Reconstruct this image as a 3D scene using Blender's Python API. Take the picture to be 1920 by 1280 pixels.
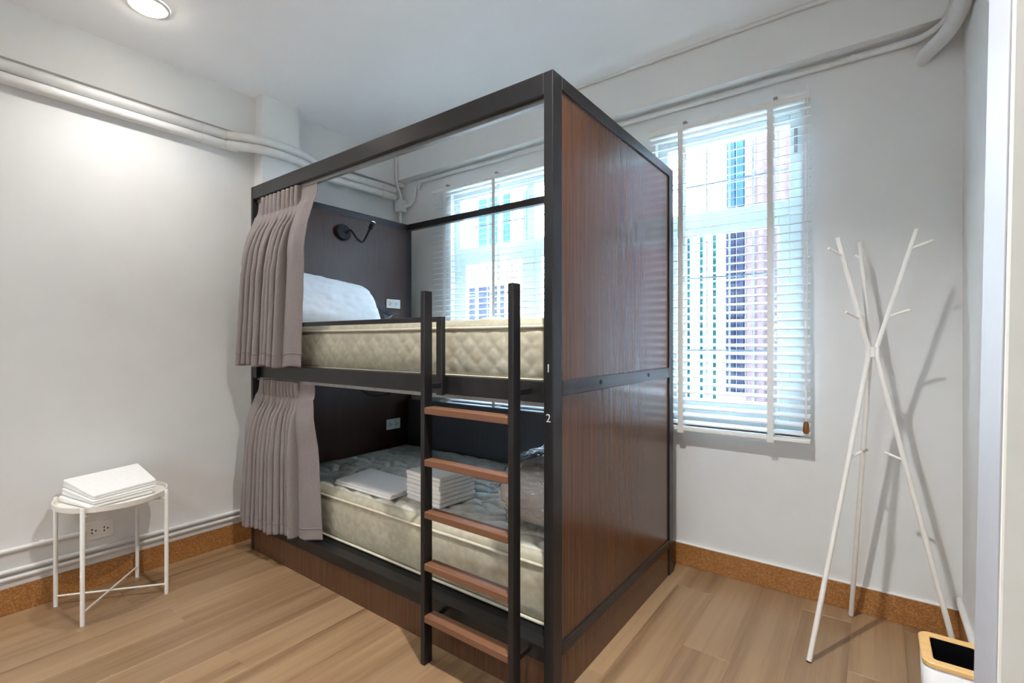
import bpy, math, random
from math import sin, cos, pi, radians, sqrt, hypot
from mathutils import Vector, noise

rnd = random.Random(7)
for o in list(bpy.data.objects):
    bpy.data.objects.remove(o)
SC = bpy.context.scene
COL = SC.collection

# ------------------------------------------------------------------ camera
cam_d = bpy.data.cameras.new('camera')
cam_d.sensor_width = 36.0
cam_d.lens = 912.0 / 1920.0 * 36.0
cam_d.clip_start = 0.02
cam = bpy.data.objects.new('camera', cam_d)
cam.location = (0, 0, 1.25)
cam.rotation_euler = (radians(90), 0, radians(36.7))
COL.objects.link(cam)
SC.camera = cam

# ------------------------------------------------------------------ sky, exposure
SKY_STRENGTH = 38.0
LAMP_W = 19.0
world = bpy.data.worlds.new('overcast_sky')
SC.world = world
world.use_nodes = True
bg = world.node_tree.nodes['Background']
bg.inputs[0].default_value = (0.70, 0.85, 1.0, 1)
bg.inputs[1].default_value = SKY_STRENGTH
SC.view_settings.view_transform = 'Standard'
SC.view_settings.look = 'None'
SC.view_settings.exposure = 0.3
SC.view_settings.gamma = 1.0
SC.view_settings.use_curve_mapping = False
SC.cycles.max_bounces = 10
SC.cycles.diffuse_bounces = 7
SC.cycles.transparent_max_bounces = 12
SC.cycles.sample_clamp_indirect = 20.0

# ------------------------------------------------------------------ materials
def srgb(r, g, b):
    def f(c):
        c /= 255.0
        return c / 12.92 if c <= 0.04045 else ((c + 0.055) / 1.055) ** 2.4
    return (f(r), f(g), f(b), 1.0)

def new_mat(name):
    m = bpy.data.materials.new(name)
    m.use_nodes = True
    nt = m.node_tree
    return m, nt, nt.nodes['Principled BSDF']

def N(nt, kind, **kw):
    n = nt.nodes.new(kind)
    for k, v in kw.items():
        setattr(n, k, v)
    return n

def coords(nt, scale, out='Object'):
    tc = N(nt, 'ShaderNodeTexCoord')
    mp = N(nt, 'ShaderNodeMapping')
    mp.inputs['Scale'].default_value = scale
    nt.links.new(tc.outputs[out], mp.inputs[0])
    return mp.outputs[0]

def noise_tex(nt, vec, scale, detail=4, rough=0.55):
    n = N(nt, 'ShaderNodeTexNoise')
    n.inputs['Scale'].default_value = scale
    n.inputs['Detail'].default_value = detail
    n.inputs['Roughness'].default_value = rough
    nt.links.new(vec, n.inputs['Vector'])
    return n.outputs[0]

def ramp(nt, fac, stops):
    r = N(nt, 'ShaderNodeValToRGB')
    el = r.color_ramp.elements
    while len(el) < len(stops):
        el.new(0.5)
    for e, (p, c) in zip(el, stops):
        e.position = p
        e.color = c
    nt.links.new(fac, r.inputs[0])
    return r.outputs[0]

def bump(nt, bsdf, h, strength, dist=0.002):
    b = N(nt, 'ShaderNodeBump')
    b.inputs['Strength'].default_value = strength
    b.inputs['Distance'].default_value = dist
    nt.links.new(h, b.inputs['Height'])
    nt.links.new(b.outputs[0], bsdf.inputs['Normal'])

def plain(name, col, rough=0.5, metal=0.0, spec=0.5, var=0.06, scale=30, bmp=0.0):
    """one colour with a faint mottling so that nothing is perfectly flat"""
    m, nt, b = new_mat(name)
    v = coords(nt, (1, 1, 1))
    n = noise_tex(nt, v, scale, 3)
    lo = tuple(c * (1 - var) for c in col[:3]) + (1,)
    hi = tuple(min(1, c * (1 + var)) for c in col[:3]) + (1,)
    nt.links.new(ramp(nt, n, [(0.35, lo), (0.65, hi)]), b.inputs['Base Color'])
    b.inputs['Roughness'].default_value = rough
    b.inputs['Metallic'].default_value = metal
    b.inputs['Specular IOR Level'].default_value = spec
    if bmp:
        bump(nt, b, n, bmp)
    return m

def wood(name, stops, scale, rough, grain_axis='z', fine=1.0, rand=0.0, spec=0.5):
    m, nt, b = new_mat(name)
    sc = {'z': (scale, scale, scale * 0.022), 'y': (scale, scale * 0.035, scale), 'x': (scale * 0.03, scale, scale)}[grain_axis]
    v = coords(nt, sc)
    if rand:
        oi = N(nt, 'ShaderNodeObjectInfo')
        ad = N(nt, 'ShaderNodeVectorMath', operation='ADD')
        ml = N(nt, 'ShaderNodeMath', operation='MULTIPLY')
        ml.inputs[1].default_value = 61.0
        nt.links.new(oi.outputs['Random'], ml.inputs[0])
        cb = N(nt, 'ShaderNodeCombineXYZ')
        for i in range(3):
            nt.links.new(ml.outputs[0], cb.inputs[i])
        nt.links.new(v, ad.inputs[0])
        nt.links.new(cb.outputs[0], ad.inputs[1])
        v = ad.outputs[0]
    n1 = noise_tex(nt, v, 1.0, 6, 0.65)
    col = ramp(nt, n1, stops)
    if rand:
        hs = N(nt, 'ShaderNodeHueSaturation')
        mr = N(nt, 'ShaderNodeMapRange')
        mr.inputs['To Min'].default_value = 1 - rand
        mr.inputs['To Max'].default_value = 1 + rand
        nt.links.new(oi.outputs['Random'], mr.inputs[0])
        nt.links.new(mr.outputs[0], hs.inputs['Value'])
        nt.links.new(col, hs.inputs['Color'])
        col = hs.outputs[0]
    nt.links.new(col, b.inputs['Base Color'])
    b.inputs['Roughness'].default_value = rough
    b.inputs['Specular IOR Level'].default_value = spec
    if fine:
        bump(nt, b, n1, 0.12 * fine, 0.001)
    return m

M = {}
M['wall'] = plain('white_wall_paint', srgb(223, 223, 221), 0.75, var=0.015, scale=6, bmp=0.04)
M['ceiling'] = plain('cool_white_ceiling_paint', srgb(246, 248, 250), 0.8, var=0.012, scale=4)
M['cream'] = plain('cream_wall_paint', srgb(234, 234, 228), 0.75, var=0.02, scale=9, bmp=0.08)
M['nib_daylit'] = plain('nib_daylight_tint', srgb(182, 184, 191), 0.5, var=0.01)  # cool tint painted in for window light on the nib's end face
M['pipe'] = plain('white_painted_pipe', srgb(218, 218, 216), 0.55, var=0.03, scale=20)
M['floor'] = wood('oak_vinyl_plank', [(0.24, srgb(84, 62, 42)), (0.40, srgb(134, 106, 77)), (0.58, srgb(154, 126, 95)), (0.8, srgb(135, 109, 82))], 13, 0.34, 'y', 0.6, rand=0.13)
M['subfloor'] = plain('dark_groove', srgb(118, 92, 64), 0.7)
M['veneer'] = wood('walnut_veneer', [(0.25, srgb(60, 39, 27)), (0.45, srgb(81, 54, 38)), (0.6, srgb(93, 63, 44)), (0.78, srgb(73, 48, 34))], 105, 0.24, 'z', 0.0)
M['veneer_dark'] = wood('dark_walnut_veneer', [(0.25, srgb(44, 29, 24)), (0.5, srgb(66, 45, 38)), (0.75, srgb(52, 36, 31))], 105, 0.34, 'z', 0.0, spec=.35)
M['back_board'] = wood('grey_brown_laminate', [(0.25, srgb(70, 72, 78)), (0.5, srgb(84, 86, 92)), (0.75, srgb(76, 78, 84))], 50, 0.3, 'z', 1.0)
M['rung'] = wood('brown_rung_wood', [(0.25, srgb(92, 62, 43)), (0.5, srgb(122, 84, 60)), (0.75, srgb(104, 71, 51))], 60, 0.35, 'x', 1.0)
M['black'] = plain('black_satin_steel', srgb(31, 31, 33), 0.33, 0.2, var=0.1, scale=14)
M['black_matt'] = plain('black_board', srgb(18, 18, 19), 0.6, spec=.3, var=0.1)
M['metal_grey'] = plain('grey_metal', srgb(150, 150, 150), 0.35, 0.7)
M['digit'] = plain('pale_digit_vinyl', srgb(205, 205, 200), 0.5)
M['white_metal'] = plain('white_powder_coat', srgb(232, 230, 224), 0.4, var=0.02)
M['white_plastic'] = plain('white_plastic', srgb(232, 232, 228), 0.35, var=0.02)
M['dark_hole'] = plain('dark_socket_hole', srgb(30, 26, 24), 0.6)
M['bin_white'] = plain('white_bin_plastic', srgb(226, 226, 226), 0.35, var=0.01)
M['liner'] = plain('black_bin_liner', srgb(14, 14, 18), 0.28, var=0.2)
M['bamboo'] = wood('bamboo_rim', [(0.25, srgb(206, 160, 96)), (0.5, srgb(228, 186, 122)), (0.75, srgb(216, 172, 108))], 40, 0.45, 'x', 0.5)
M['window_frame'] = plain('pale_window_paint', srgb(214, 226, 226), 0.45, var=0.02)
M['grille'] = plain('window_grille_steel', srgb(120, 128, 132), 0.5, 0.3)
M['tassel'] = wood('tassel_wood', [(0.3, srgb(96, 60, 24)), (0.7, srgb(140, 92, 40))], 60, 0.5, 'z')
M['ext_white'] = plain('facade_white', srgb(232, 234, 236), 0.8, var=0.03, scale=3)
M['ext_blue'] = plain('facade_blue_glass', srgb(18, 44, 68), 0.7, spec=.1, var=0.3, scale=3)
M['ext_teal'] = plain('facade_teal_paint', srgb(18, 62, 64), 0.7, spec=.1, var=0.2, scale=4)
M['ext_dark'] = plain('facade_dark_opening', srgb(22, 25, 40), 0.7, spec=.1, var=0.3, scale=4)
M['ext_pink'] = plain('facade_pink_sheet', srgb(72, 60, 64), 0.8, spec=.1, var=0.08, scale=8)
M['ext_ground'] = plain('alley_bounce_ground', srgb(228, 228, 226), 0.9, var=0.1, scale=3)  # paled so that the unseen ground throws daylight up

def fabric(name, c, var, scale, rough=0.9, bmp=0.25, stretch=(1, 1, 1), sheen=0.0):
    m, nt, b = new_mat(name)
    v = coords(nt, stretch)
    n = noise_tex(nt, v, scale, 4, 0.7)
    lo = tuple(x * (1 - var) for x in c[:3]) + (1,)
    hi = tuple(min(1, x * (1 + var)) for x in c[:3]) + (1,)
    nt.links.new(ramp(nt, n, [(0.3, lo), (0.7, hi)]), b.inputs['Base Color'])
    b.inputs['Roughness'].default_value = rough
    b.inputs['Specular IOR Level'].default_value = 0.2
    b.inputs['Sheen Weight'].default_value = sheen
    bump(nt, b, n, bmp, 0.0015)
    return m
M['curtain'] = fabric('taupe_linen', srgb(134, 125, 123), 0.2, 190, stretch=(1, 1, 1.6), sheen=0.15)
M['linen'] = fabric('white_bed_linen', srgb(236, 235, 232), 0.03, 60, bmp=0.12)
M['pillow'] = fabric('white_pillow_cotton', srgb(232, 234, 238), 0.03, 25, bmp=0.15)
M['piping'] = fabric('cream_piping', srgb(206, 200, 180), 0.05, 80)
M['bundle'] = fabric('grey_white_bedding', srgb(196, 194, 188), 0.1, 12, bmp=0.2)

def mattress_mat(name, c1, c2, rough):
    m, nt, b = new_mat(name)
    v = coords(nt, (1, 1, 1))
    vo = N(nt, 'ShaderNodeTexVoronoi', feature='SMOOTH_F1')
    vo.inputs['Scale'].default_value = 34
    nt.links.new(v, vo.inputs['Vector'])
    n = noise_tex(nt, v, 55, 3)
    mx = N(nt, 'ShaderNodeMath', operation='MULTIPLY')
    nt.links.new(vo.outputs['Distance'], mx.inputs[0])
    nt.links.new(n, mx.inputs[1])
    nt.links.new(ramp(nt, mx.outputs[0], [(0.05, c1), (0.3, c2)]), b.inputs['Base Color'])
    b.inputs['Roughness'].default_value = rough
    b.inputs['Specular IOR Level'].default_value = 0.35
    bump(nt, b, mx.outputs[0], 0.25, 0.002)
    return m
M['border'] = mattress_mat('cream_damask_border', srgb(184, 179, 159), srgb(170, 164, 144), 0.6)
M['top'] = mattress_mat('cream_damask_top', srgb(208, 206, 194), srgb(190, 189, 179), 0.45)

def terrazzo():
    m, nt, b = new_mat('brown_terrazzo_skirting')
    v = coords(nt, (1, 1, 1))
    vo = N(nt, 'ShaderNodeTexVoronoi')
    vo.inputs['Scale'].default_value = 190
    nt.links.new(v, vo.inputs['Vector'])
    sep = N(nt, 'ShaderNodeSeparateColor')
    nt.links.new(vo.outputs['Color'], sep.inputs[0])
    c = ramp(nt, sep.outputs[0], [(0.0, srgb(140, 92, 48)), (0.45, srgb(160, 108, 56)), (0.8, srgb(172, 120, 66)), (1.0, srgb(186, 138, 86))])
    nt.links.new(c, b.inputs['Base Color'])
    b.inputs['Roughness'].default_value = 0.4
    return m
M['terrazzo'] = terrazzo()

def glass(name, tint=(1, 1, 1, 1), gloss=0.08, rough=0.0):
    m = bpy.data.materials.new(name)
    m.use_nodes = True
    nt = m.node_tree
    nt.nodes.remove(nt.nodes['Principled BSDF'])
    out = nt.nodes['Material Output']
    tr = N(nt, 'ShaderNodeBsdfTransparent')
    tr.inputs[0].default_value = tint
    gl = N(nt, 'ShaderNodeBsdfGlossy')
    gl.inputs['Roughness'].default_value = rough
    fr = N(nt, 'ShaderNodeLayerWeight')
    fr.inputs[0].default_value = 0.5
    pw = N(nt, 'ShaderNodeMath', operation='POWER')
    pw.inputs[1].default_value = 4.0
    nt.links.new(fr.outputs['Facing'], pw.inputs[0])
    ad = N(nt, 'ShaderNodeMath', operation='ADD')
    ad.inputs[1].default_value = gloss
    ad.use_clamp = True
    mx = N(nt, 'ShaderNodeMixShader')
    nt.links.new(pw.outputs[0], ad.inputs[0])
    nt.links.new(ad.outputs[0], mx.inputs[0])
    nt.links.new(tr.outputs[0], mx.inputs[1])
    nt.links.new(gl.outputs[0], mx.inputs[2])
    nt.links.new(mx.outputs[0], out.inputs[0])
    return m
M['glass'] = glass('window_glass', (0.95, 0.985, 1, 1), 0.03)
M['plastic_bag'] = glass('clear_plastic_wrap', (0.92, 0.93, 0.95, 1), 0.16, 0.07)
M['plastic_flap'] = glass('cloudy_plastic_sleeve', (0.62, 0.66, 0.74, 1), 0.15, 0.15)

def emissive(name, c, s):
    m, nt, b = new_mat(name)
    b.inputs['Base Color'].default_value = (0.8, 0.8, 0.8, 1)
    b.inputs['Emission Color'].default_value = c
    b.inputs['Emission Strength'].default_value = s
    return m
def translucent(name, c, k):
    m, nt, b = new_mat(name)
    b.inputs['Base Color'].default_value = c
    b.inputs['Roughness'].default_value = 0.4
    tl = N(nt, 'ShaderNodeBsdfTranslucent')
    tl.inputs[0].default_value = c
    mx = N(nt, 'ShaderNodeMixShader')
    mx.inputs[0].default_value = k
    out = nt.nodes['Material Output']
    nt.links.new(b.outputs[0], mx.inputs[1])
    nt.links.new(tl.outputs[0], mx.inputs[2])
    nt.links.new(mx.outputs[0], out.inputs[0])
    return m
M['slat'] = translucent('white_blind_slat', srgb(240, 242, 244), 0.42)
M['lamp_glow'] = emissive('lit_lamp_diffuser', (1.0, 0.9, 0.74, 1), 40.0)
M['led'] = emissive('lit_led_tip', (0.9, 0.95, 1.0, 1), 1.2)

# ------------------------------------------------------------------ mesh building
class MB:
    def __init__(s):
        s.v, s.f, s.sm = [], [], []
    def add(s, vs, fs, smooth=False):
        o = len(s.v)
        s.v += [tuple(p) for p in vs]
        for f in fs:
            s.f.append([i + o for i in f])
            s.sm.append(smooth)
        return s
    def hexa(s, c8):
        return s.add(c8, [(3, 2, 1, 0), (4, 5, 6, 7), (0, 1, 5, 4), (1, 2, 6, 5), (2, 3, 7, 6), (3, 0, 4, 7)])
    def box(s, x0, x1, y0, y1, z0, z1):
        return s.hexa([(x0, y0, z0), (x1, y0, z0), (x1, y1, z0), (x0, y1, z0), (x0, y0, z1), (x1, y0, z1), (x1, y1, z1), (x0, y1, z1)])
    def tube(s, path, r, n=12, caps=True):
        P = [Vector(p) for p in path]
        R = r if isinstance(r, (list, tuple)) else [r] * len(P)
        t0 = (P[1] - P[0]).normalized()
        up = Vector((0, 0, 1)) if abs(t0.z) < 0.9 else Vector((1, 0, 0))
        a = t0.cross(up).normalized()
        vs, fs = [], []
        for i, p in enumerate(P):
            if i == 0: t = P[1] - P[0]
            elif i == len(P) - 1: t = P[-1] - P[-2]
            else: t = (P[i + 1] - P[i]).normalized() + (P[i] - P[i - 1]).normalized()
            t.normalize()
            a = (a - t * a.dot(t)).normalized()
            b = t.cross(a)
            for k in range(n):
                w = 2 * pi * k / n
                vs.append(p + (a * cos(w) + b * sin(w)) * R[i])
        for i in range(len(P) - 1):
            for k in range(n):
                k2 = (k + 1) % n
                fs.append((i * n + k, i * n + k2, (i + 1) * n + k2, (i + 1) * n + k))
        s.add(vs, fs, True)
        if caps:
            s.add(vs[:n], [tuple(range(n - 1, -1, -1))])
            s.add(vs[-n:], [tuple(range(n))])
        return s
    def rings(s, rings, smooth=True, cap0=False, cap1=False, closed=True):
        n = len(rings[0])
        vs = [p for r in rings for p in r]
        fs = []
        for i in range(len(rings) - 1):
            for k in range(n if closed else n - 1):
                k2 = (k + 1) % n
                fs.append((i * n + k, i * n + k2, (i + 1) * n + k2, (i + 1) * n + k))
        s.add(vs, fs, smooth)
        if cap0: s.add(rings[0], [tuple(range(n - 1, -1, -1))])
        if cap1: s.add(rings[-1], [tuple(range(n))])
        return s
    def grid(s, fn, nu, nv, smooth=True):
        vs = [fn(i / nu, j / nv) for j in range(nv + 1) for i in range(nu + 1)]
        w = nu + 1
        fs = [(j * w + i, j * w + i + 1, (j + 1) * w + i + 1, (j + 1) * w + i) for j in range(nv) for i in range(nu)]
        return s.add(vs, fs, smooth)
    def build(s, name, mat, parent=None, bevel=0.0, seg=2, solid=0.0, kind=None, label=None):
        off = Vector((0, 0, 0))
        p = parent
        while p is not None:
            off += p.location
            p = p.parent
        me = bpy.data.meshes.new(name)
        me.from_pydata([tuple(Vector(v) - off) for v in s.v], [], s.f)
        me.polygons.foreach_set('use_smooth', s.sm)
        me.materials.append(mat)
        me.update()
        o = bpy.data.objects.new(name, me)
        COL.objects.link(o)
        if parent is not None:
            o.parent = parent
        if bevel:
            b = o.modifiers.new('bevel', 'BEVEL')
            b.width = bevel
            b.segments = seg
            b.limit_method = 'ANGLE'
            b.angle_limit = radians(40)
        if solid:
            d = o.modifiers.new('solid', 'SOLIDIFY')
            d.thickness = solid
            d.offset = 0
        if kind: o['kind'] = kind
        if label: o['label'] = label
        return o

def tag(o, label, cat, group=None):
    o['label'] = label
    o['category'] = cat
    if group: o['group'] = group
    return o

def thing(name, loc, label, cat, group=None):
    o = bpy.data.objects.new(name, None)
    o.empty_display_size = 0.05
    o.location = loc
    COL.objects.link(o)
    return tag(o, label, cat, group)

def struct(o):
    o['kind'] = 'structure'
    return o

def rrect(x0, x1, y0, y1, r, z, n=6):
    pts = []
    for cx, cy, a0 in ((x1 - r, y1 - r, 0), (x0 + r, y1 - r, pi / 2), (x0 + r, y0 + r, pi), (x1 - r, y0 + r, 1.5 * pi)):
        for k in range(n + 1):
            a = a0 + pi / 2 * k / n
            pts.append((cx + r * cos(a), cy + r * sin(a), z))
    return pts

def circle(cx, cy, z, r, n=40):
    return [(cx + r * cos(2 * pi * k / n), cy + r * sin(2 * pi * k / n), z) for k in range(n)]

def smooth_path(pts, n=6):
    """Catmull-Rom through the given points"""
    P = [Vector(p) for p in pts]
    P = [P[0] * 2 - P[1]] + P + [P[-1] * 2 - P[-2]]
    out = []
    for i in range(1, len(P) - 2):
        for k in range(n):
            t = k / n
            a, b, c, d = P[i - 1], P[i], P[i + 1], P[i + 2]
            out.append(0.5 * ((2 * b) + (c - a) * t + (2 * a - 5 * b + 4 * c - d) * t * t + (3 * b - a - 3 * c + d) * t ** 3))
    out.append(P[-2])
    return out

# ------------------------------------------------------------------ room shell
XL, YW, XR = -3.185, 2.765, 0.296       # left wall, window wall, right wall
YB, XE = -2.7, 1.9                      # back of the room, far right of it
WT = 0.20                               # thickness of the window wall
def zc(x):                              # the ceiling rises a little to the right
    return 2.80 + 0.012 * (x + 3.2)

floor = struct(MB().box(XL - .2, XE + .2, YB - .2, YW + .2, -.12, -.010).build('floor', M['subfloor']))
PW, PL = 0.1835, 1.22
plank_cache = {}
def plank_mesh(w, l):
    key = (round(w, 3), round(l, 3))
    if key not in plank_cache:
        e, h = 0.0011, 0.0
        b = MB()
        r0 = [(0, 0, -.010), (w, 0, -.010), (w, l, -.010), (0, l, -.010)]
        r1 = [(0, 0, -e), (w, 0, -e), (w, l, -e), (0, l, -e)]
        r2 = [(e, e, h), (w - e, e, h), (w - e, l - e, h), (e, l - e, h)]
        b.rings([r0, r1, r2], False, False, True)
        me = bpy.data.meshes.new('plank')
        me.from_pydata(b.v, [], b.f)
        me.materials.append(M['floor'])
        plank_cache[key] = me
    return plank_cache[key]
x = -0.45 - 15 * PW
row = 0
while x < XE:
    xa, xb = max(x, XL), min(x + PW, XE)
    yend = YW if xa < XR else 1.10
    y = YB - rnd.random() * PL
    if row == 13: y = 2.517 - 5 * PL
    while y < yend:
        ya, ybb = max(y, YB), min(y + PL, yend)
        if ybb - ya > .01:
            o = bpy.data.objects.new('plank', plank_mesh(xb - xa, ybb - ya))
            o.location = (xa, ya, 0)
            o.parent = floor
            COL.objects.link(o)
        y += PL
    x += PW
    row += 1

# ceiling (one slightly tilted slab)
cb = MB()
xs0, xs1 = XL - .2, XE + .2
cb.hexa([(xs0, YB - .2, zc(xs0)), (xs1, YB - .2, zc(xs1)), (xs1, YW + .2, zc(xs1)), (xs0, YW + .2, zc(xs0)),
         (xs0, YB - .2, 3.05), (xs1, YB - .2, 3.05), (xs1, YW + .2, 3.05), (xs0, YW + .2, 3.05)])
struct(cb.build('ceiling', M['ceiling']))
ZT = 2.80
# left wall: main stretch and the stretch beyond the column, which sits further back
wl = MB().box(XL - .2, XL, YB, 1.62, 0, ZT).box(XL - .2, -3.25, 1.62, YW, 0, ZT)
wall_left = struct(wl.build('wall_left', M['wall']))
MB().box(XL, -3.08, 1.51, 1.75, 0, 2.803).build('column', M['wall'], wall_left)
MB().box(XL, -3.168, YB, 1.51, 2.543, 2.803).build('beam', M['wall'], wall_left)
MB().box(-3.25, -3.20, 1.75, YW, 2.55, 2.803).build('beam', M['wall'], wall_left)

# window wall with two openings
W1 = (-2.66, -1.22, 0.80, 2.40)
W2 = (-1.02, -0.29, 0.80, 2.40)
wb = MB()
yo = YW + WT
ztw = 2.835
wb.box(-3.45, W1[0], YW, yo, 0, ztw)
wb.box(W1[1], W2[0], YW, yo, 0, ztw)
wb.box(W2[1], XR + .2, YW, yo, 0, ztw)
for w in (W1, W2):
    wb.box(w[0], w[1], YW, yo, 0, w[2])
    wb.box(w[0], w[1], YW, yo, w[3], ztw)
wall_back = struct(wb.build('wall_back', M['wall']))
MB().box(-3.20, XR, 2.672, YW, 2.585, 2.835).build('beam', M['wall'], wall_back)
# right wall, then the nib and the return wall that faces the camera
struct(MB().box(XR, XR + .2, 1.29, YW, 0, 2.84).build('wall_right', M['wall']))
nb = MB()
def nx(z): return 0.1685 + (z - 1.25) * 0.0165
nb.hexa([(nx(0), 1.10, 0), (XE, 1.10, 0), (XE, 1.29, 0), (nx(0), 1.29, 0), (nx(2.84), 1.10, 2.84), (XE, 1.10, 2.84), (XE, 1.29, 2.84), (nx(2.84), 1.29, 2.84)])
struct(nb.build('wall_return', M['cream'], bevel=.004))
skin = MB()
skin.hexa([(nx(0) - .003, 1.104, 0), (nx(0), 1.104, 0), (nx(0), 1.296, 0), (nx(0) - .003, 1.296, 0), (nx(2.83) - .003, 1.104, 2.83), (nx(2.83), 1.104, 2.83), (nx(2.83), 1.296, 2.83), (nx(2.83) - .003, 1.296, 2.83)])
struct(skin.build('nib_daylit_skin', M['nib_daylit'], bevel=.001))  # added thin skin, carries the window light's tint on the nib's end
struct(MB().box(XE, XE + .2, YB, 1.29, 0, 2.85).build('wall_far_right', M['wall']))
W3 = (-1.35, -.85, 1.2, 2.05)              # added window behind the camera, for cool fill light
rw = MB().box(XL - .2, W3[0], YB - .2, YB, 0, 2.85).box(W3[1], XE + .2, YB - .2, YB, 0, 2.85)
rw.box(W3[0], W3[1], YB - .2, YB, 0, W3[2]).box(W3[0], W3[1], YB - .2, YB, W3[3], 2.85)
struct(rw.build('wall_rear', M['wall']))

# skirting with its white caulk line
def skirting(name, x0, x1, y0, y1, zt=.121):
    o = struct(MB().box(x0, x1, y0, y1, 0, zt).build(name, M['terrazzo'], bevel=.002))
    return o
b1 = skirting('baseboard_left', XL, XL + .012, YB, 1.498)
b2 = skirting('baseboard_column', XL, -3.068, 1.498, 1.51)
b3 = skirting('baseboard_back', -3.24, XR, YW - .012, YW)
MB().box(-3.0, XR, YW - .013, YW, .121, .1255).build('caulk_line', M['white_plastic'], b3)
b4 = skirting('baseboard_right', XR - .012, XR, 1.29, YW - .012)

# ------------------------------------------------------------------ windows
def window(idx, w, mull):
    x0, x1, z0, z1 = w
    ya, yb = YW + .05, YW + .11
    fr = MB()
    t = .055
    fr.box(x0, x0 + t, ya, yb, z0, z1).box(x1 - t, x1, ya, yb, z0, z1)
    fr.box(x0 + t, x1 - t, ya, yb, z1 - .05, z1).box(x0 + t, x1 - t, ya, yb, z0, z0 + .05)
    fr.box(x0 + t, x1 - t, ya, yb, 1.895, 1.970)
    for m in mull:
        fr.box(m - .03, m + .03, ya, yb, z0 + .05, 1.895).box(m - .03, m + .03, ya, yb, 1.970, z1 - .05)
    root = struct(fr.build('window_%d' % idx, M['window_frame'], bevel=.003))
    edges = [x0 + t] + [q for m in mull for q in (m - .03, m + .03)] + [x1 - t]
    for a, b in zip(edges[0::2], edges[1::2]):
        s = MB()
        u = .05
        s.box(a, a + u, ya + .01, yb - .01, z0 + .05, 1.895).box(b - u, b, ya + .01, yb - .01, z0 + .05, 1.895)
        s.box(a + u, b - u, ya + .01, yb - .01, 1.845, 1.895).box(a + u, b - u, ya + .01, yb - .01, z0 + .05, z0 + .11)
        sash = s.build('sash', M['window_frame'], root, bevel=.003)
        MB().box(a + u, b - u, ya + .028, ya + .032, z0 + .11, 1.845).build('pane', M['glass'], sash)
        MB().box(a, b, ya + .028, ya + .032, 1.970, z1 - .05).build('pane', M['glass'], root)
    # security bars outside the glass
    n = int((x1 - x0) / .115)
    for k in range(1, n):
        xx = x0 + (x1 - x0) * k / n
        MB().tube([(xx, yb + .05, z0), (xx, yb + .05, z1)], .005, 6).build('security_bar', M['grille'], root)
    for zz in (1.2, 1.62, 2.16):
        MB().box(x0, x1, yb + .056, yb + .060, zz - .005, zz + .005).build('security_bar', M['grille'], root)
    MB().box(x0, x1, YW, ya, z0 - .02, z0).build('window_sill', M['window_frame'], root)
    return root
win1 = window(1, W1, [-1.935])
win2 = window(2, W2, [])
f3 = MB()
for xa in (W3[0], (W3[0] + W3[1]) / 2 - .03, W3[1] - .06):
    f3.box(xa, xa + .06, YB - .14, YB - .08, W3[2], W3[3])
f3.box(W3[0], W3[1], YB - .14, YB - .08, W3[2], W3[2] + .06).box(W3[0], W3[1], YB - .14, YB - .08, W3[3] - .06, W3[3])
w3 = struct(f3.build('window_3', M['window_frame']))  # frame of the added fill window, out of view
MB().box(W3[0] + .06, W3[1] - .06, YB - .112, YB - .108, W3[2] + .06, W3[3] - .06).build('pane', M['glass'], w3)
# dark latch on the upper right of window 2
MB().box(-.325, -.31, YW + .042, YW + .05, 2.20, 2.33).build('latch', M['metal_grey'], win2, bevel=.002)

def blind(x0, x1, tapes, label, cord=False):
    yc = 2.706
    zt, zb = 2.432, .765
    root = thing('venetian_blind', ((x0 + x1) / 2, yc, zb), label, 'blind', None)
    MB().box(x0, x1, yc - .026, yc + .028, zt - .030, zt).build('headrail', M['white_plastic'], root, bevel=.003)
    MB().box(x0, x1, yc - .026, yc + .026, zb, zb + .018).build('bottom_rail', M['white_plastic'], root, bevel=.003)
    pitch = .0422
    tilt = radians(16)
    s = MB()
    def prof(k, lo):
        a = -0.025 + .05 * k / 4
        cr = .0018 * (1 - (k / 2 - 1) ** 2)
        yy = a * cos(tilt)
        zz = a * sin(tilt) + cr + (0 if lo else .0026)
        return yy, zz
    ring = [prof(k, True) for k in range(5)] + [prof(k, False) for k in range(4, -1, -1)]
    z = zb + .042
    ra = [(x0, yc + p[0], z + p[1]) for p in ring]
    rb = [(x1, yc + p[0], z + p[1]) for p in ring]
    s.rings([ra, rb], True, True, True)
    slat = s.build('slat', M['slat'], root)
    k = 1
    while z + k * pitch < zt - .055:
        c = slat.copy()
        c.location = (0, 0, k * pitch)
        c.parent = root
        COL.objects.link(c)
        k += 1
    for t in tapes:
        MB().box(t - .0135, t + .0135, yc - .0295, yc - .0285, zb - .012, zt - .01).build('ladder_tape', M['white_plastic'], root)
        MB().box(t - .012, t + .012, yc + .0285, yc + .0295, zb, zt - .045).build('ladder_tape', M['white_plastic'], root)
        MB().box(t - .016, t + .016, yc - .029, yc + .029, zb - .012, zb - .0005).build('tape_clip', M['white_plastic'], root)
        MB().box(t + .014, t + .032, yc - .028, yc + .03, zt, zt + .014).build('bracket', M['metal_grey'], root)
    if cord:
        for dx in (.008, .022):
            MB().tube([(x1 - dx, yc - .034, zt + (.03 if dx < .01 else -.01)), (x1 - dx - .002, yc - .034, 1.5), (x1 - .014, yc - .034, .86)], .0022, 6).build('lift_cord', M['white_plastic'], root)
        MB().tube([(x1 - .014, yc - .034, .872), (x1 - .014, yc - .034, .862), (x1 - .014, yc - .034, .825), (x1 - .014, yc - .034, .815)], [.006, .011, .014, .010], 12).build('tassel', M['tassel'], root)
    return root
blind(-2.78, -1.15, [-2.64, -2.16, -1.70, -1.24], 'white slatted blind seen through the bunk bed, behind its upper bunk')
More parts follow.
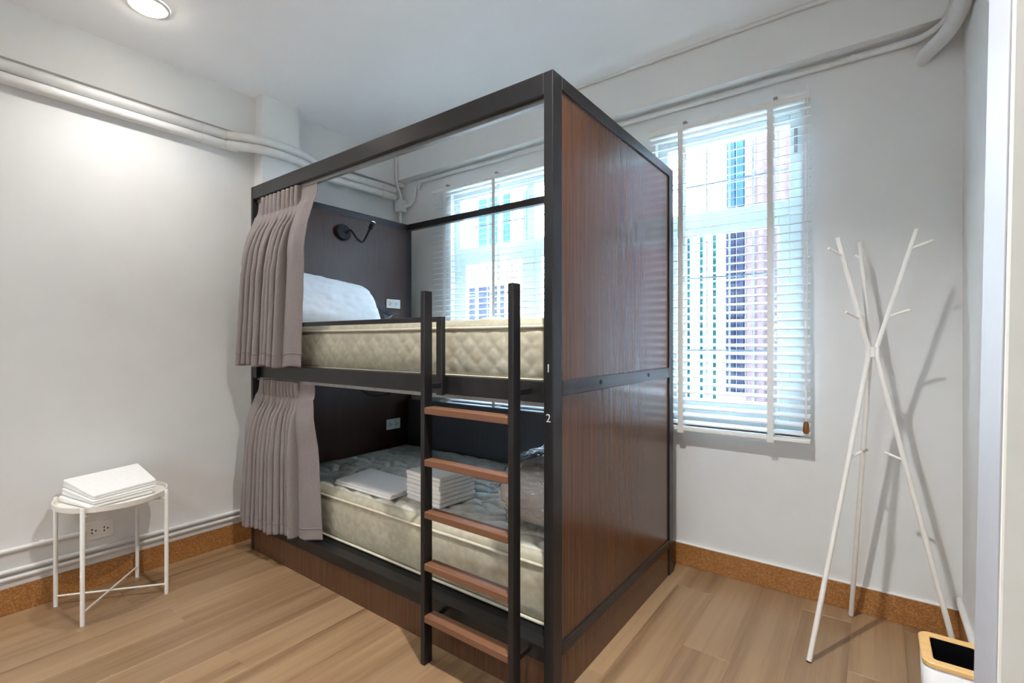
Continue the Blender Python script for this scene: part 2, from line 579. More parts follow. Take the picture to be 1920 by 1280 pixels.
blind(-1.035, -.245, [-.850, -.412], 'white slatted blind between the bunk bed and the coat rack', True)

# ------------------------------------------------------------------ outside: the building across the alley
b = thing('building', (-2.2, 4.5, -.15), 'pale building across the alley, with blue panes and teal louvres, seen through the blinds', 'building')
MB().box(-8, 4, 4.5, 4.9, -.15, 4.6).build('facade_wall', M['ext_white'], b)
for (xa, xb) in ((-3.82, -3.69), (-3.66, -3.54), (-3.45, -3.35), (-3.16, -3.0), (-4.5, -4.3), (-4.26, -4.06)):
    f = MB().box(xa - .02, xb + .02, 4.46, 4.5, 2.2, 3.2).build('window_panel', M['ext_white'], b)
    MB().box(xa, xb, 4.45, 4.46, 2.24, 3.16).build('pane', M['ext_blue'], f)
MB().box(-4.6, -2.2, 4.44, 4.5, .6, 1.90).build('dark_shutter', M['ext_dark'], b)
for k in range(11):
    xx = -4.5 + k * .22
    MB().box(xx, xx + .03, 4.42, 4.44, .6, 1.9).build('shutter_post', M['ext_white'], b)
MB().box(-1.75, -1.04, 4.46, 4.5, .7, 2.25).build('louvre_panel', M['ext_teal'], b)
for k in range(7):
    xx = -1.75 + k * .11
    MB().box(xx, min(xx + .066, -1.03), 4.40, 4.46, .7, 2.25).build('louvre', M['ext_white'], b)
for xa, xb in ((-1.02, -.955), (-.94, -.885)):
    MB().box(xa, xb, 4.45, 4.5, .8, 2.25).build('dark_panel', M['ext_dark'], b)
    MB().box(xa, xb, 4.45, 4.5, 2.40, 3.1).build('dark_panel', M['ext_blue'], b)
ps = MB()
xx = -.87
prof = []
while xx < .6:
    prof += [(xx, 4.46), (xx + .02, 4.44), (xx + .045, 4.44), (xx + .06, 4.46)]
    xx += .08
ps.rings([[(p[0], p[1], .75) for p in prof], [(p[0], p[1], 3.4) for p in prof]], False, closed=False)
ps.build('corrugated_sheet', M['ext_pink'], b, solid=.004)
struct(MB().box(-8, 4, YW + WT, 4.9, -.4, -.15).build('ground_outside', M['ext_ground']))  # unseen alley ground, raised to bounce daylight onto the ceiling

# ------------------------------------------------------------------ pipes and conduits
def pipe(name, path, r, label, cat='pipe', sm=0, clips=(), n=14):
    path = smooth_path(path, sm) if sm else path
    o = MB().tube(path, r, n).build(name, M['pipe'])
    tag(o, label, cat)
    for c in clips:
        cp = MB()
        cp.tube([Vector(c[0]) - Vector(c[1]) * .009, Vector(c[0]) + Vector(c[1]) * .009], r * 1.35, n)
        cp.build('clip', M['pipe'], o)
    return o
for zz, rr, nm in ((2.441, .027, 'lower thick white pipe running under the ceiling beam of the left wall'), (2.497, .027, 'upper thick white pipe running under the ceiling beam of the left wall')):
    pth = [(-3.156, YB, zz), (-3.156, -.5, zz), (-3.156, 1.22, zz), (-3.135, 1.34, zz), (-3.065, 1.47, zz), (-3.046, 1.56, zz), (-3.046, 1.68, zz), (-3.07, 1.80, zz - .004), (-3.145, 1.95, zz - .008), (-3.165, 2.10, zz - .008), (-3.168, 2.4, zz - .005), (-3.168, 2.63, zz - .003)]
    o = pipe('pipe', pth, rr, nm, sm=8)
    MB().tube([(-3.156, 1.19, zz), (-3.156, 1.25, zz)], rr * 1.07, 14).build('coupling', M['pipe'], o)
    MB().tube([(-3.168, 2.50, zz - .005), (-3.168, 2.58, zz - .004)], rr * 1.12, 14).build('coupling', M['pipe'], o)
X = (1, 0, 0)
pipe('conduit', [(-3.02, 2.735, 2.36), (-3.0, 2.735, 2.372), (-3.0, 2.735, 2.5), (-2.97, 2.74, 2.548), (-2.92, 2.742, 2.556), (-2.0, 2.742, 2.556), (-.5, 2.742, 2.556), (.02, 2.742, 2.556), (.12, 2.728, 2.55), (.19, 2.69, 2.548), (.235, 2.6, 2.55), (.245, 2.4, 2.556)][2:] , .0135,
     'thin white conduit along the window wall above both blinds', 'conduit', 5, [((-1.26, 2.742, 2.556), X), ((-.69, 2.742, 2.556), X), ((-.08, 2.742, 2.556), X)])
pipe('conduit', [(-3.19, 2.66, 2.822), (-2.0, 2.66, 2.822), (.28, 2.66, 2.826)], .011, 'thin white conduit along the joint of ceiling and window wall beam', 'conduit', 0,
     [((-1.0, 2.66, 2.824), X), ((-2.2, 2.66, 2.821), X)])
pipe('pipe', [(.165, 2.77, 2.478), (.175, 2.735, 2.480), (.20, 2.70, 2.490), (.235, 2.64, 2.503), (.258, 2.52, 2.512), (.264, 2.35, 2.518), (.264, 2.0, 2.522), (.264, 1.29, 2.53)], .030,
     'thick white pipe bending from the window wall onto the right wall', 'pipe', 8)
pipe('conduit', [(.285, 2.755, .165), (.285, 2.0, .165), (.285, 1.29, .165)], .013, 'white conduit low on the right wall beside the coat rack foot', 'conduit')
# corner: box, riser and drop
jb = MB().box(-3.225, -3.155, 2.68, 2.75, 2.335, 2.435).build('junction_box', M['pipe'], bevel=.006)
tag(jb, 'white junction box in the room corner above the bunk bed headboard', 'box')
pipe('conduit', [(-3.165, 2.70, 2.43), (-3.166, 2.69, 2.48), (-3.172, 2.664, 2.545), (-3.178, 2.66, 2.62), (-3.178, 2.66, 2.80)], .011, 'thin white conduit rising from the corner junction box to the ceiling', 'conduit', 6)
pipe('conduit', [(-3.155, 2.715, 2.372), (-3.10, 2.735, 2.385), (-3.055, 2.742, 2.43), (-3.045, 2.742, 2.50), (-3.02, 2.742, 2.543), (-2.98, 2.742, 2.556)], .0125, 'short curved white conduit leaving the side of the corner junction box', 'conduit', 6)
pipe('conduit', [(-3.19, 2.715, 2.34), (-3.19, 2.715, .13)], .012, 'white conduit dropping from the corner junction box behind the bed', 'conduit')
# low conduits on the left wall
Y = (0, 1, 0)
pipe('conduit', [(-3.173, YB, .293), (-3.173, .676, .293)], .011, 'uppermost of the low wall conduits, ending at the wall socket', 'conduit', 0, [((-3.173, .517, .293), Y)])
pipe('conduit', [(-3.173, YB, .205), (-3.173, 1.51, .195)], .011, 'middle white conduit low on the left wall, running under the wall socket', 'conduit')
pipe('conduit', [(-3.173, YB, .170), (-3.173, 1.51, .163)], .011, 'lowest white conduit on the left wall, just above the brown skirting', 'conduit')

def outlet(y0, y1, z0, z1, xf, label, dark=True):
    root = thing('wall_outlet', (xf, (y0 + y1) / 2, z0), label, 'outlet')
    MB().box(xf, xf + .008, y0, y1, z0, z1).build('cover_plate', M['white_plastic'], root, bevel=.002)
    ym = (y0 + y1) / 2
    for s in (-1, 1):
        yc, zm = ym + s * (y1 - y0) * .22, (z0 + z1) / 2
        f = MB().box(xf + .008, xf + .0105, yc - .018, yc + .018, zm - .021, zm + .021).build('socket', M['white_plastic'], root, bevel=.001)
        if dark:
            h = MB()
            h.box(xf + .0105, xf + .0112, yc - .010, yc - .005, zm + .004, zm + .013)
            h.box(xf + .0105, xf + .0112, yc - .010, yc - .005, zm - .013, zm - .004)
            h.box(xf + .0105, xf + .0112, yc + .005, yc + .010, zm - .004, zm + .004)
            h.build('socket_hole', M['dark_hole'], f)
    return root
outlet(.680, .790, .245, .332, XL, 'white double wall socket behind the white side table')
outlet(2.387, 2.518, 1.505, 1.573, -2.970, 'white socket plate on the headboard of the upper bunk')
outlet(2.387, 2.518, .578, .657, -2.970, 'white socket plate on the headboard of the lower bunk')

# ------------------------------------------------------------------ bunk bed
BX0, BX1, BY0, BY1, BH = -3.014, -.877, 1.41, 2.644, 2.178
bed = thing('bunk_bed', ((BX0 + BX1) / 2, (BY0 + BY1) / 2, 0), 'black steel bunk bed with walnut panels and white numbers 1 and 2', 'bunk bed')
def bpart(name, x0, x1, y0, y1, z0, z1, mat='black', bev=.003, label=None):
    return MB().box(x0, x1, y0, y1, z0, z1).build(name, M[mat], bed, bevel=bev, label=label)
fp = bpart('post', -.915, BX1, BY0, 1.472, 0, BH)
bpart('post', -.915, BX1, 2.584, BY1, 0, BH)
bpart('post', BX0, -2.990, BY0, 1.472, 0, BH)
bpart('post', BX0, -2.975, 2.584, BY1, 0, BH)
# rails: top, middle, bottom
bpart('top_rail', -2.990, -.915, BY0, 1.470, 2.102, BH)
bpart('top_rail', -2.975, -.915, 2.600, BY1, 2.132, BH)
bpart('top_rail', -.915, BX1, 1.472, 2.584, 2.132, BH)
bpart('top_rail', BX0, -2.975, 1.472, 2.584, 2.130, BH)
bpart('middle_rail', -2.990, -.915, BY0, 1.470, 1.038, 1.112)
bpart('middle_rail', -2.975, -.915, 2.600, BY1, 1.046, 1.112)
mr = bpart('middle_rail', -.915, BX1, 1.472, 2.584, 1.058, 1.112)
bpart('middle_rail', BX0, -2.975, 1.472, 2.584, 1.058, 1.112)
for yy in (1.771, 2.282):
    MB().tube([(BX1 - .001, yy, 1.088), (BX1 + .003, yy, 1.088)], .009, 10).build('bolt', M['black_matt'], mr)
bpart('bottom_rail', -2.990, -.915, BY0, 1.470, .140, .195)
bpart('bottom_rail', -.915, BX1, 1.472, 2.584, .146, .190)
bpart('bottom_rail', BX0, -2.975, 1.472, 2.584, .146, .190)
bpart('bottom_rail', -2.975, -.915, 2.600, BY1, .146, .190)
bpart('deck', -2.975, -.915, 1.470, 2.600, .165, .193, 'black_matt', 0)
bpart('deck', -2.975, -.915, 1.470, 2.600, 1.070, 1.098, 'black_matt', 0)
# panels
bpart('plinth_panel', -2.990, -.915, BY0 + .006, 1.43, 0, .140, 'veneer', 0)
bpart('plinth_panel', -.90, BX1 - .006, 1.472, 2.584, 0, .146, 'veneer', 0)
bpart('plinth_panel', BX0 + .006, -2.99, 1.472, 2.584, 0, .146, 'veneer', 0)
bpart('end_panel', -.905, BX1 - .008, 1.472, 2.584, 1.112, 2.132, 'veneer', 0, 'walnut end panel of the upper bunk')
bpart('end_panel', -.905, BX1 - .008, 1.472, 2.584, .190, 1.058, 'veneer', 0, 'walnut end panel of the lower bunk')
bpart('headboard', BX0 + .008, -2.972, 1.472, 2.584, 1.112, 2.130, 'veneer_dark', 0)
bpart('headboard', BX0 + .008, -2.972, 1.472, 2.584, .190, 1.058, 'veneer_dark', 0)
bpart('back_panel', -2.975, -.915, 2.602, 2.616, .190, .795, 'back_board', 0, 'dark grey board behind the lower mattress')
# curtain tracks
for z0 in (2.102, 1.038):
    bpart('curtain_track', -2.985, -.92, 1.432, 1.452, z0 - .018, z0 - .001, 'metal_grey', 0)
# guard rail in front of the upper bunk
gr = MB()
gr.box(-2.93, -1.383, 1.388, 1.408, 1.329, 1.350).box(-1.416, -1.383, 1.388, 1.408, 1.035, 1.329).box(-2.93, -2.90, 1.388, 1.408, 1.035, 1.329)
gr.build('guard_rail', M['black'], bed, bevel=.002)
# bunk numbers
for ch, zc0 in (('1', 1.1445), ('2', .974)):
    cu = bpy.data.curves.new('digit', 'FONT')
    cu.body = ch
    cu.size = .040
    cu.extrude = .0006
    cu.align_x = 'CENTER'
    t = bpy.data.objects.new('digit_curve', cu)
    COL.objects.link(t)
    bpy.context.view_layer.update()
    me = bpy.data.meshes.new_from_object(t.evaluated_get(bpy.context.evaluated_depsgraph_get()))
    bpy.data.objects.remove(t)
    o = bpy.data.objects.new('number', me)
    me.materials.clear()
    me.materials.append(M['digit'])
    COL.objects.link(o)
    o.parent = fp
    o.rotation_euler = (pi / 2, 0, 0)
    o.location = Vector((-.8955, BY0 - .001, zc0)) - bed.location
    o['label'] = 'white number %s on the post' % ch

# ladder
ld = thing('bunk_ladder', (-1.187, 1.32, 0), 'black ladder with five brown wooden rungs standing at the front of the bunk bed', 'ladder')
for xa in (-1.412, -.986):
    MB().box(xa, xa + .022, 1.300, 1.342, 0, 1.446).build('side_rail', M['black'], ld, bevel=.002)
for k in range(5):
    zt = .195 + .2005 * k
    MB().box(-1.3895, -.9865, 1.298, 1.350, zt - .026, zt).build('rung', M['rung'], ld, bevel=.003)
for xa in (-1.398, -.983):
    for zz in (1.075, .168):
        MB().box(xa, xa + .010, 1.342, 1.4095, zz - .010, zz + .010).build('bracket', M['black'], ld, bevel=.002)

# ------------------------------------------------------------------ mattresses
def mattress(label, x0, x1, y0, y1, z0, z1, quilt):
    root = thing('mattress', ((x0 + x1) / 2, (y0 + y1) / 2, z0), label, 'mattress')
    rc = .07
    # perimeter points
    per = []
    def line(a, b2, n):
        for k in range(n):
            t = k / n
            per.append((a[0] + (b2[0] - a[0]) * t, a[1] + (b2[1] - a[1]) * t))
    def arc(cx, cy, a0, n=7):
        for k in range(n):
            a = a0 + pi / 2 * k / n
            per.append((cx + rc * cos(a), cy + rc * sin(a)))
    line((x0 + rc, y0), (x1 - rc, y0), 190)
    arc(x1 - rc, y0 + rc, -pi / 2)
    line((x1, y0 + rc), (x1, y1 - rc), 60)
    arc(x1 - rc, y1 - rc, 0)
    line((x1 - rc, y1), (x0 + rc, y1), 40)
    arc(x0 + rc, y1 - rc, pi / 2)
    line((x0, y1 - rc), (x0, y0 + rc), 60)
    arc(x0 + rc, y0 + rc, pi)
    n = len(per)
    s_acc = [0]
    for i in range(1, n):
        s_acc.append(s_acc[-1] + hypot(per[i][0] - per[i - 1][0], per[i][1] - per[i - 1][1]))
    nor = []
    for i in range(n):
        a, c = per[i - 1], per[(i + 1) % n]
        tx, ty = c[0] - a[0], c[1] - a[1]
        l = hypot(tx, ty)
        nor.append((ty / l, -tx / l))
    zs = z1 - .036          # upper seam
    rings = []
    NT = 26
    for j in range(NT + 1):
        t = j / NT
        z = z0 + .012 + (zs - z0 - .016) * t
        edge = (1 - (2 * t - 1) ** 8)
        bul = .012 * sqrt(max(0, 1 - (2 * t - 1) ** 2)) 
        ring = []
        for i in range(n):
            s = s_acc[i]
            a = (s / .088 + t * 2.3)
            c = (s / .088 - t * 2.3)
            da = abs(a - round(a)); dc = abs(c - round(c))
            q = min(1.0, min(da, dc) / .26)
            q = sqrt(q)
            wob = .002 * noise.noise(Vector((s * 9, z * 14, 3.1)))
            d = -.008 + bul + quilt * q * edge + wob
            ring.append((per[i][0] + nor[i][0] * d, per[i][1] + nor[i][1] * d, z + .002 * noise.noise(Vector((s * 2.5, 1.3, z0)))))
        rings.append(ring)
    MB().rings(rings).build('border', M['border'], root)
    # top roll: from the seam round to the top
    rings = []
    for j in range(9):
        a = pi / 2 * j / 8
        d = -.006 - .035 * (1 - cos(a))
        z = zs - .002 + (z1 - zs) * sin(a)
        rings.append([(per[i][0] + nor[i][0] * d, per[i][1] + nor[i][1] * d, z + .0035 * noise.noise(Vector((s_acc[i] * 7, j * .3, 5)))) for i in range(n)])
    MB().rings(rings).build('top_roll', M['border'], root)
    def topf(u, v):
        xx = x0 + .03 + (x1 - x0 - .06) * u
        yy = y0 + .03 + (y1 - y0 - .06) * v
        a = xx / .17 + .32 * sin(yy * 2 * pi / .26)
        c = yy / .10 + .5 * (math.floor(a) % 2) + .18 * sin(xx * 2 * pi / .21)
        fa, fc = abs(a - math.floor(a) - .5) * 2, abs(c - math.floor(c) - .5) * 2
        puff = ((1 - fa ** 3) * (1 - fc ** 3)) ** .7
        e = min(u, v, 1 - u, 1 - v)
        k = min(1, e / .03)
        return (xx, yy, z1 - .010 + .020 * puff * k + .002 * noise.noise(Vector((xx * 6, yy * 6, 1))))
    MB().grid(topf, 220, 120).build('top_panel', M['top'], root)
    for zz in (z0 + .008, zs):
        pts = [(per[i][0] + nor[i][0] * .001, per[i][1] + nor[i][1] * .001, zz + .002 * noise.noise(Vector((s_acc[i] * 2.5, 1.3, z0)))) for i in range(0, n, 3)]
        pts.append(pts[0])
        MB().tube(pts, .0065, 6, False).build('piping', M['piping'], root)
    MB().rings([[(p[0], p[1], z0 + .003) for p in per]] * 1 + [[(p[0], p[1], z0 + .014) for p in per]], True, True, False).build('underside', M['border'], root)
    return root
mattress('cream quilted mattress on the upper bunk, behind the guard rail', -2.968, -.919, 1.475, 2.58, 1.100, 1.340, .0045)
mattress('cream quilted mattress on the lower bunk, with folded white linen on it', -2.968, -.919, 1.515, 2.58, .195, .452, .002)

# ------------------------------------------------------------------ curtains
def curtain(label, seed, ztop, zg, zb0, zb1, xt0, xt1, xb0, xb1, yt, yb0, yb1, nf, grp=None):
    """gathered curtain: top edge xt0..xt1 at ztop, gathering line zg, bottom xb0..xb1"""
    R = random.Random(seed)
    jit = [R.uniform(-.28, .28) for _ in range(nf * 2 + 4)]
    amp = [R.uniform(.65, 1.25) for _ in range(nf * 2 + 4)]
    def phase(u):
        # dense pleats in the middle, a broad plain panel at either end
        w = min(max((u - .10) / .66, 0), 1)
        p = w * nf
        k = int(p)
        return p + .25 * noise.noise(Vector((p * .9, seed, 0)))
    def fold(u):
        p = phase(u)
        k = int(p)
        e = min(1, max(0, (u - .05) / .08)) * min(1, max(0, (.80 - u) / .06))
        return sin(2 * pi * p) * amp[k % len(amp)] * e
    def pos(u, v):
        zb = zb0 + (zb1 - zb0) * u + .006 * sin(u * 19 + seed)
        z = ztop + (zb - ztop) * v
        vg = (ztop - zg) / (ztop - (zb0 + zb1) / 2)
        ph = 2 * pi * phase(u)
        if v <= vg:                       # stiff heading: tight box pleats down to the gathering line
            t = v / vg
            f = sin(ph + .6)
            f = math.copysign(abs(f) ** .45, f)
            dy = .015 * f * (1 - .85 * t ** 5)
            dx = .004 * cos(ph + .6)
            sc = 0
        else:
            t = (v - vg) / (1 - vg)
            sc = t ** .85
            g = min(1, t / .12)
            A = .006 + .037 * min(1, t / .40)
            dy = A * fold(u) * g - .010 * sin(pi * min(1, t * 3)) * g
            dx = -.011 * min(1, t / .3) * sin(2 * ph) * min(1, max(0, (u - .05) / .08)) * min(1, max(0, (.80 - u) / .06))
        xa = xt0 + (xb0 - xt0) * sc
        xb_ = xt1 + (xb1 - xt1) * sc
        ybot = yb0 + (yb1 - yb0) * u ** 1.5
        # swing out over the front of the frame below the gathering
        k = min(1, v / .42)
        k = k * k * (3 - 2 * k)
        yy = yt + (ybot - yt) * k + dy
        xx = xa + (xb_ - xa) * u + dx
        # broad soft wave on the right hand panel
        if u > .76:
            w = (u - .76) / .24
            yy += -.014 * sin(pi * w) * min(1, v * 3) + .012 * w * w * v
        yy += .003 * noise.noise(Vector((u * 14, v * 9, seed)))
        return (xx, yy, z)
    root = thing('curtain', ((xt0 + xt1) / 2, yt, zb0), label, 'curtain', None)
    MB().grid(pos, 260, 90).build('cloth', M['curtain'], root, solid=.003)
    # stitched hem band
    def hem(u, v):
        p = pos(u, .925 + .006 * v)
        return (p[0], p[1] - .0022, p[2])
    MB().grid(hem, 260, 1).build('hem_seam', M['curtain'], root, solid=.002)
    vg = (ztop - zg) / (ztop - (zb0 + zb1) / 2)
    return root
curtain('taupe linen curtain gathered at the left of the upper bunk', 3, 2.094, 1.985, 1.112, 1.112, -2.972, -2.345, -3.100, -2.415, 1.424, 1.362, 1.374, 9)
curtain('taupe linen curtain gathered at the left of the lower bunk', 8, 1.030, .940, .172, .203, -2.962, -2.372, -3.070, -2.320, 1.424, 1.372, 1.440, 11)

# ------------------------------------------------------------------ reading lamps
def reading_lamp(y, z, neck, label):
    xf = -2.972
    root = thing('reading_lamp', (xf, y, z), label, 'lamp')
    MB().tube([(xf, y, z), (xf + .006, y, z), (xf + .030, y, z), (xf + .034, y, z)], [.052, .055, .055, .050], 28).build('base', M['black_matt'], root)
    path = smooth_path([(xf + .03, y + .01, z - .005)] + neck, 8)
    MB().tube(path, .0075, 10).build('gooseneck', M['black_matt'], root)
    a, b2 = Vector(neck[-2]), Vector(neck[-1])
    d = (b2 - a).normalized()
    h = MB().tube([b2 - d * .02, b2 + d * .03], .015, 16).build('head', M['black_matt'], root)
    MB().tube([b2 + d * .029, b2 + d * .036], .013, 16).build('lens', M['led'], h)
    return root
reading_lamp(2.005, 2.008, [(-2.905, 2.03, 2.02), (-2.885, 2.075, 1.96), (-2.885, 2.12, 1.955), (-2.885, 2.165, 2.03), (-2.885, 2.19, 2.075)], 'black gooseneck reading lamp on the headboard of the upper bunk')
reading_lamp(2.005, .980, [(-2.905, 2.05, .97), (-2.885, 2.12, .90), (-2.885, 2.20, .862), (-2.885, 2.29, .858), (-2.885, 2.36, .875)], 'black gooseneck reading lamp on the headboard of the lower bunk')

# ------------------------------------------------------------------ bedding on the bunks
def pillow_shape(c, ax, ay, az, L, W, T, seed, sq=4, nu=48, nv=32):
    c, ax, ay, az = Vector(c), Vector(ax).normalized(), Vector(ay).normalized(), Vector(az).normalized()
    def fn(side):
        def g(u, v):
            a, b2 = 2 * u - 1, 2 * v - 1
            h = ((1 - a ** sq) * (1 - b2 ** 4))
            h = max(h, 0) ** .45
            k = 1 - .05 * (a * a * b2 * b2) 
            wr = .010 * noise.noise(Vector((a * 3, b2 * 3.5, seed))) + .006 * noise.noise(Vector((a * 8, b2 * 7, seed + 4)))
            p = c + ax * (a * L / 2 * (1 - .06 * b2 * b2)) + ay * (b2 * W / 2 * (1 - .05 * a * a)) + az * side * (T / 2 * h + wr * h)
            return tuple(p)
        return g
    m = MB().grid(fn(1), nu, nv)
    m2 = MB().grid(fn(-1), nu, nv)
    m.add(m2.v, [f[::-1] for f in m2.f], True)
    return m
pr = thing('pillow', (-2.76, 1.85, 1.35), 'white pillow in a clear plastic sleeve on the upper bunk', 'pillow')
pillow_shape((-2.80, 1.775, 1.495), (0, 1, -.09), (-.52, 0, .85), (.85, 0, .52), .74, .36, .19, 2, 10).build('cushion', M['pillow'], pr)
fl = MB()
def flap(u, v):
    y = 2.13 + .16 * u
    w = (1 - u) ** .8
    top = Vector((-2.80, y, 1.56 - .12 * u)); bot = Vector((-2.66, y, 1.385 + .06 * u))
    m = (top + bot) / 2
    p = m + (top - m) * (w * (2 * v - 1)) + Vector((.02 * sin(v * 7 + u * 5), 0, 0))
    return tuple(p)
fl.grid(flap, 14, 12)
fl.build('plastic_sleeve', M['plastic_flap'], pr, solid=.0015)

def slab(m, c4, zb, zt):
    """a soft folded layer: four plan corners, four lower and four upper heights"""
    m.hexa([(c4[i][0], c4[i][1], zb[i]) for i in range(4)] + [(c4[i][0], c4[i][1], zt[i]) for i in range(4)])

def sheet(label, name, c4, zb, zt, layers, cat, grp=None, rnd_in=.004, bev=.005):
    m = MB()
    for k in range(layers):
        a, b2 = k / layers, (k + 1) / layers - .04 / layers
        j = [rnd.uniform(-rnd_in, rnd_in) for _ in range(8)]
        c = [(c4[i][0] + j[2 * i], c4[i][1] + j[2 * i + 1]) for i in range(4)]
        slab(m, c, [zb[i] + (zt[i] - zb[i]) * a for i in range(4)], [zb[i] + (zt[i] - zb[i]) * b2 for i in range(4)])
    o = m.build(name, M['linen'], None, bevel=bev, seg=3)
    return tag(o, label, cat, grp)
# three flat sheets side on the lower mattress
fz = .462
for k in range(2):
    d = .004 * k
    c4 = [(-2.40 + d, 1.575 + d), (-1.925 + d, 1.57 + d), (-1.94 - d, 1.83), (-2.44 + d, 1.845)]
    sheet('flat folded white sheet, %s one of the low pile beside the towel stack' % ('lower', 'upper')[k], 'folded_sheet', c4, [fz + .0125 * k] * 4, [fz + .0125 * k + .012] * 4, 1, 'sheet', 'flat folded sheets on the lower bunk', .0, .0028)
ords = ['lowest', 'second from the bottom', 'third from the bottom', 'middle', 'third from the top', 'second from the top', 'topmost']
for k in range(7):
    a = radians(-4 + rnd.uniform(-1.5, 1.5))
    cx, cy = -1.755 + rnd.uniform(-.003, .003), 1.755
    c4 = []
    for sx, sy in ((-1, -1), (1, -1), (1, 1), (-1, 1)):
        px, py = sx * .128, sy * .118
        c4.append((cx + px * cos(a) - py * sin(a), cy + px * sin(a) + py * cos(a)))
    z0 = .4625 + .0205 * k
    sheet('folded white towel, %s in the stack on the lower bunk' % ords[k], 'folded_towel', c4, [z0] * 4, [z0 + .0198] * 4, 1, 'towel', 'folded towels stacked on the lower bunk', .002, .005)

# wrapped bedding at the foot of the lower bunk
bg_ = thing('bedding_bag', (-1.14, 1.86, .465), 'clear plastic bag of bedding at the ladder end of the lower bunk', 'bag')
pillow_shape((-1.125, 1.86, .605), (1, 0, 0), (0, 1, 0), (0, 0, 1), .34, .50, .26, 11).build('bedding', M['bundle'], bg_)
def bagf(u, v):
    th, ph = 2 * pi * u, pi * v
    d = Vector((sin(ph) * cos(th), sin(ph) * sin(th), cos(ph)))
    e = Vector([math.copysign(abs(q) ** .6, q) for q in d])
    r = 1 + .09 * noise.noise(e * 3.1) + .12 * abs(noise.noise(e * 5.3)) - .09 * abs(noise.noise(e * 11))
    p = Vector((e.x * .182, e.y * .262, e.z * .150)) * r
    z = max(.615 + p.z, .468)
    return (-1.125 + p.x, 1.86 + p.y, z)
MB().grid(bagf, 110, 60).build('plastic_wrap', M['plastic_bag'], bg_)

# ------------------------------------------------------------------ side table with folded linen
tc = Vector((-2.963, .735, 0))
st = thing('side_table', tuple(tc), 'small round white metal tray table against the left wall', 'side table')
TR, tz = .217, .492
MB().rings([circle(tc.x, tc.y, tz - .006, .001, 48), circle(tc.x, tc.y, tz - .006, TR - .008, 48), circle(tc.x, tc.y, tz - .001, TR - .002, 48), circle(tc.x, tc.y, tz + .022, TR, 48),
            circle(tc.x, tc.y, tz + .022, TR - .003, 48), circle(tc.x, tc.y, tz + .003, TR - .006, 48), circle(tc.x, tc.y, tz, TR - .012, 48), circle(tc.x, tc.y, tz, .001, 48)], False).build('tray', M['white_metal'], st)
feet = []
for fx, fy in ((-2.789, .579), (-2.817, .919), (-3.157, .893), (-3.109, .549)):
    d = Vector((fx, fy, 0)) - Vector((-2.968, .735, 0))
    p = tc + d.normalized() * .2275
    feet.append(p)
    lg = MB().tube([(p.x, p.y, 0), (p.x, p.y, .512), (p.x, p.y, .516)], [.0088, .0088, .006], 14).build('leg', M['white_metal'], st)
    q = tc + d.normalized() * .17
    MB().tube([(p.x, p.y, .474), (q.x, q.y, .474)], .006, 8).build('tray_support', M['white_metal'], lg)
for a, b2, dz in ((0, 2, .004), (1, 3, -.004)):
    MB().tube([(feet[a].x, feet[a].y, .052 + dz), (feet[b2].x, feet[b2].y, .052 + dz)], .0045, 10).build('stretcher', M['white_metal'], st)
base4 = [(-2.836, .620), (-2.886, .875), (-3.145, .872), (-3.085, .560)]
hts = [.058, .068, .112, .104]
cuts = [0, .30, .64, 1.0]
offs = [(0, 0), (.004, .012), (-.002, .016)]
nm = ['lowest of the three folded white sheets on the side table', 'middle one of the three folded white sheets on the side table', 'topmost folded white sheet on the round side table']
for k in range(3):
    c4 = [(p[0] + offs[k][0], p[1] + offs[k][1]) for p in base4]
    zb = [tz + .0015 + h * cuts[k] for h in hts]
    zt = [tz + h * cuts[k + 1] for h in hts]
    sheet(nm[k], 'folded_sheet', c4, zb, zt, (1, 2, 2)[k], 'sheet', 'folded sheets on the side table', .0012, .0085)

# ------------------------------------------------------------------ coat rack
kn = Vector((-.010, 2.460, 1.217))
cr = thing('coat_rack', (kn.x, kn.y, 0), 'white three legged coat rack with short pegs in front of the right corner', 'coat rack')
F3 = [Vector((-.205, 2.217, 0)), Vector((-.086, 2.700, 0)), Vector((.262, 2.462, 0))]
T3 = [Vector((-.118, 2.322, 1.663)), Vector((-.052, 2.628, 1.685)), Vector((.132, 2.462, 1.688))]
for i in range(3):
    f, t = F3[i], T3[i]
    d = Vector((f.x - kn.x, f.y - kn.y, 0)).normalized()
    k0 = kn + d * .018
    dirl = (f - k0).normalized()
    lp = MB().tube([f + Vector((0, 0, .004)), f - dirl * .02, k0 - Vector((0, 0, .035)), k0 + Vector((0, 0, .01)), t], [.0098, .0098, .0095, .0088, .0078], 14).build('pole', M['white_metal'], cr)
    MB().tube([f + Vector((0, 0, 0)), f + Vector((0, 0, .006))], .0094, 12).build('rubber_foot', M['black_matt'], lp)
    for q in (.84, .28):
        s = k0 + (t - k0) * q
        MB().tube([s, s + d * .068 + Vector((0, 0, .026))], .0052, 10).build('peg', M['white_metal'], lp)
    s = k0 + (f - k0) * .36
    MB().tube([s, s - d * .068 + Vector((0, 0, .026))], .0052, 10).build('peg', M['white_metal'], lp)
MB().tube([kn - Vector((0, 0, .03)), kn + Vector((0, 0, .012))], .017, 16).build('connector', M['white_metal'], cr)

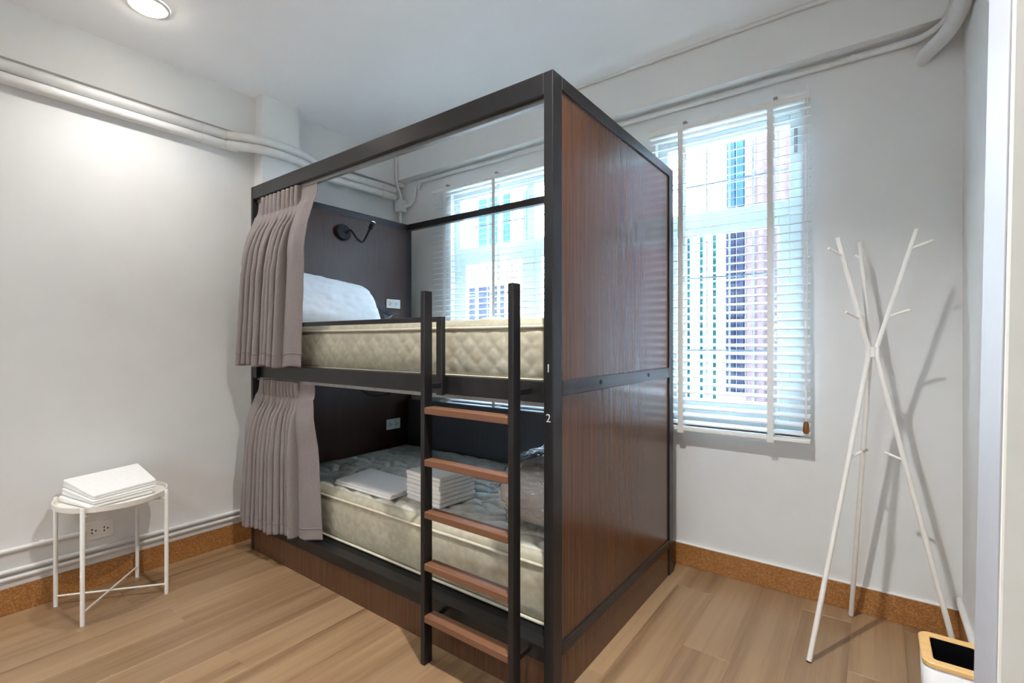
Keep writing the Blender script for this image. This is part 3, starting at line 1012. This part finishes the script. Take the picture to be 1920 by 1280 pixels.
# ------------------------------------------------------------------ waste bin
wx0, wx1, wy0, wy1, wh = .114, .278, 1.895, 2.095, .30
wbn = thing('waste_bin', ((wx0 + wx1) / 2, (wy0 + wy1) / 2, 0), 'white waste bin with bamboo rim beside the coat rack', 'waste bin')
def ins(i, z, r): return rrect(wx0 + i, wx1 - i, wy0 + i, wy1 - i, r, z)
MB().rings([ins(.016, .0, .02), ins(.012, .004, .024), ins(.003, wh - .014, .028), ins(.007, wh - .014, .024), ins(.016, .01, .018)], True, True, False).build('body', M['bin_white'], wbn)
MB().rings([ins(.004, wh - .016, .026), ins(0, wh - .013, .03), ins(0, wh - .003, .03), ins(.003, wh, .028), ins(.026, wh, .012), ins(.028, wh - .003, .010), ins(.028, wh - .016, .010), ins(.004, wh - .016, .026)], False).build('rim', M['bamboo'], wbn)
MB().rings([ins(.0285, wh - .004, .010), ins(.030, wh - .05, .010), ins(.036, wh - .16, .012)], True, False, True).build('liner', M['liner'], wbn)

# ------------------------------------------------------------------ ceiling lights
def ceiling_light(x, y, label, power=1.0):
    z = zc(x)
    root = thing('ceiling_light', (x, y, z), label, 'ceiling light')
    MB().rings([circle(x, y, z, .085), circle(x, y, z - .008, .082), circle(x, y, z - .010, .066), circle(x, y, z - .004, .064)]).build('trim_ring', M['white_plastic'], root)
    MB().rings([circle(x, y, z - .006, .066), circle(x, y, z - .018, .058), circle(x, y, z - .026, .036), circle(x, y, z - .028, .002)], True, False, True).build('diffuser', M['lamp_glow'], root)
    ld_ = bpy.data.lights.new('bulb', 'AREA')
    ld_.shape = 'DISK'
    ld_.size = .055
    ld_.spread = radians(126)
    ld_.energy = LAMP_W * power
    ld_.color = (1.0, .98, .955)
    lo = bpy.data.objects.new('bulb', ld_)
    lo.location = (0, 0, -.032)
    lo.parent = root
    COL.objects.link(lo)
    return root
ceiling_light(-2.70, .80, 'lit round ceiling light above the white side table', .30)
ceiling_light(-.56, .92, 'lit round ceiling light in front of the bed ladder', 1.6)
ceiling_light(-2.60, -1.25, 'added unseen ceiling light for fill, near the rear left corner', .75)  # added out of view for general fill
ceiling_light(-.56, -1.25, 'added unseen ceiling light for fill, near the added rear window', .8)  # another unseen fill lamp, added behind the camera
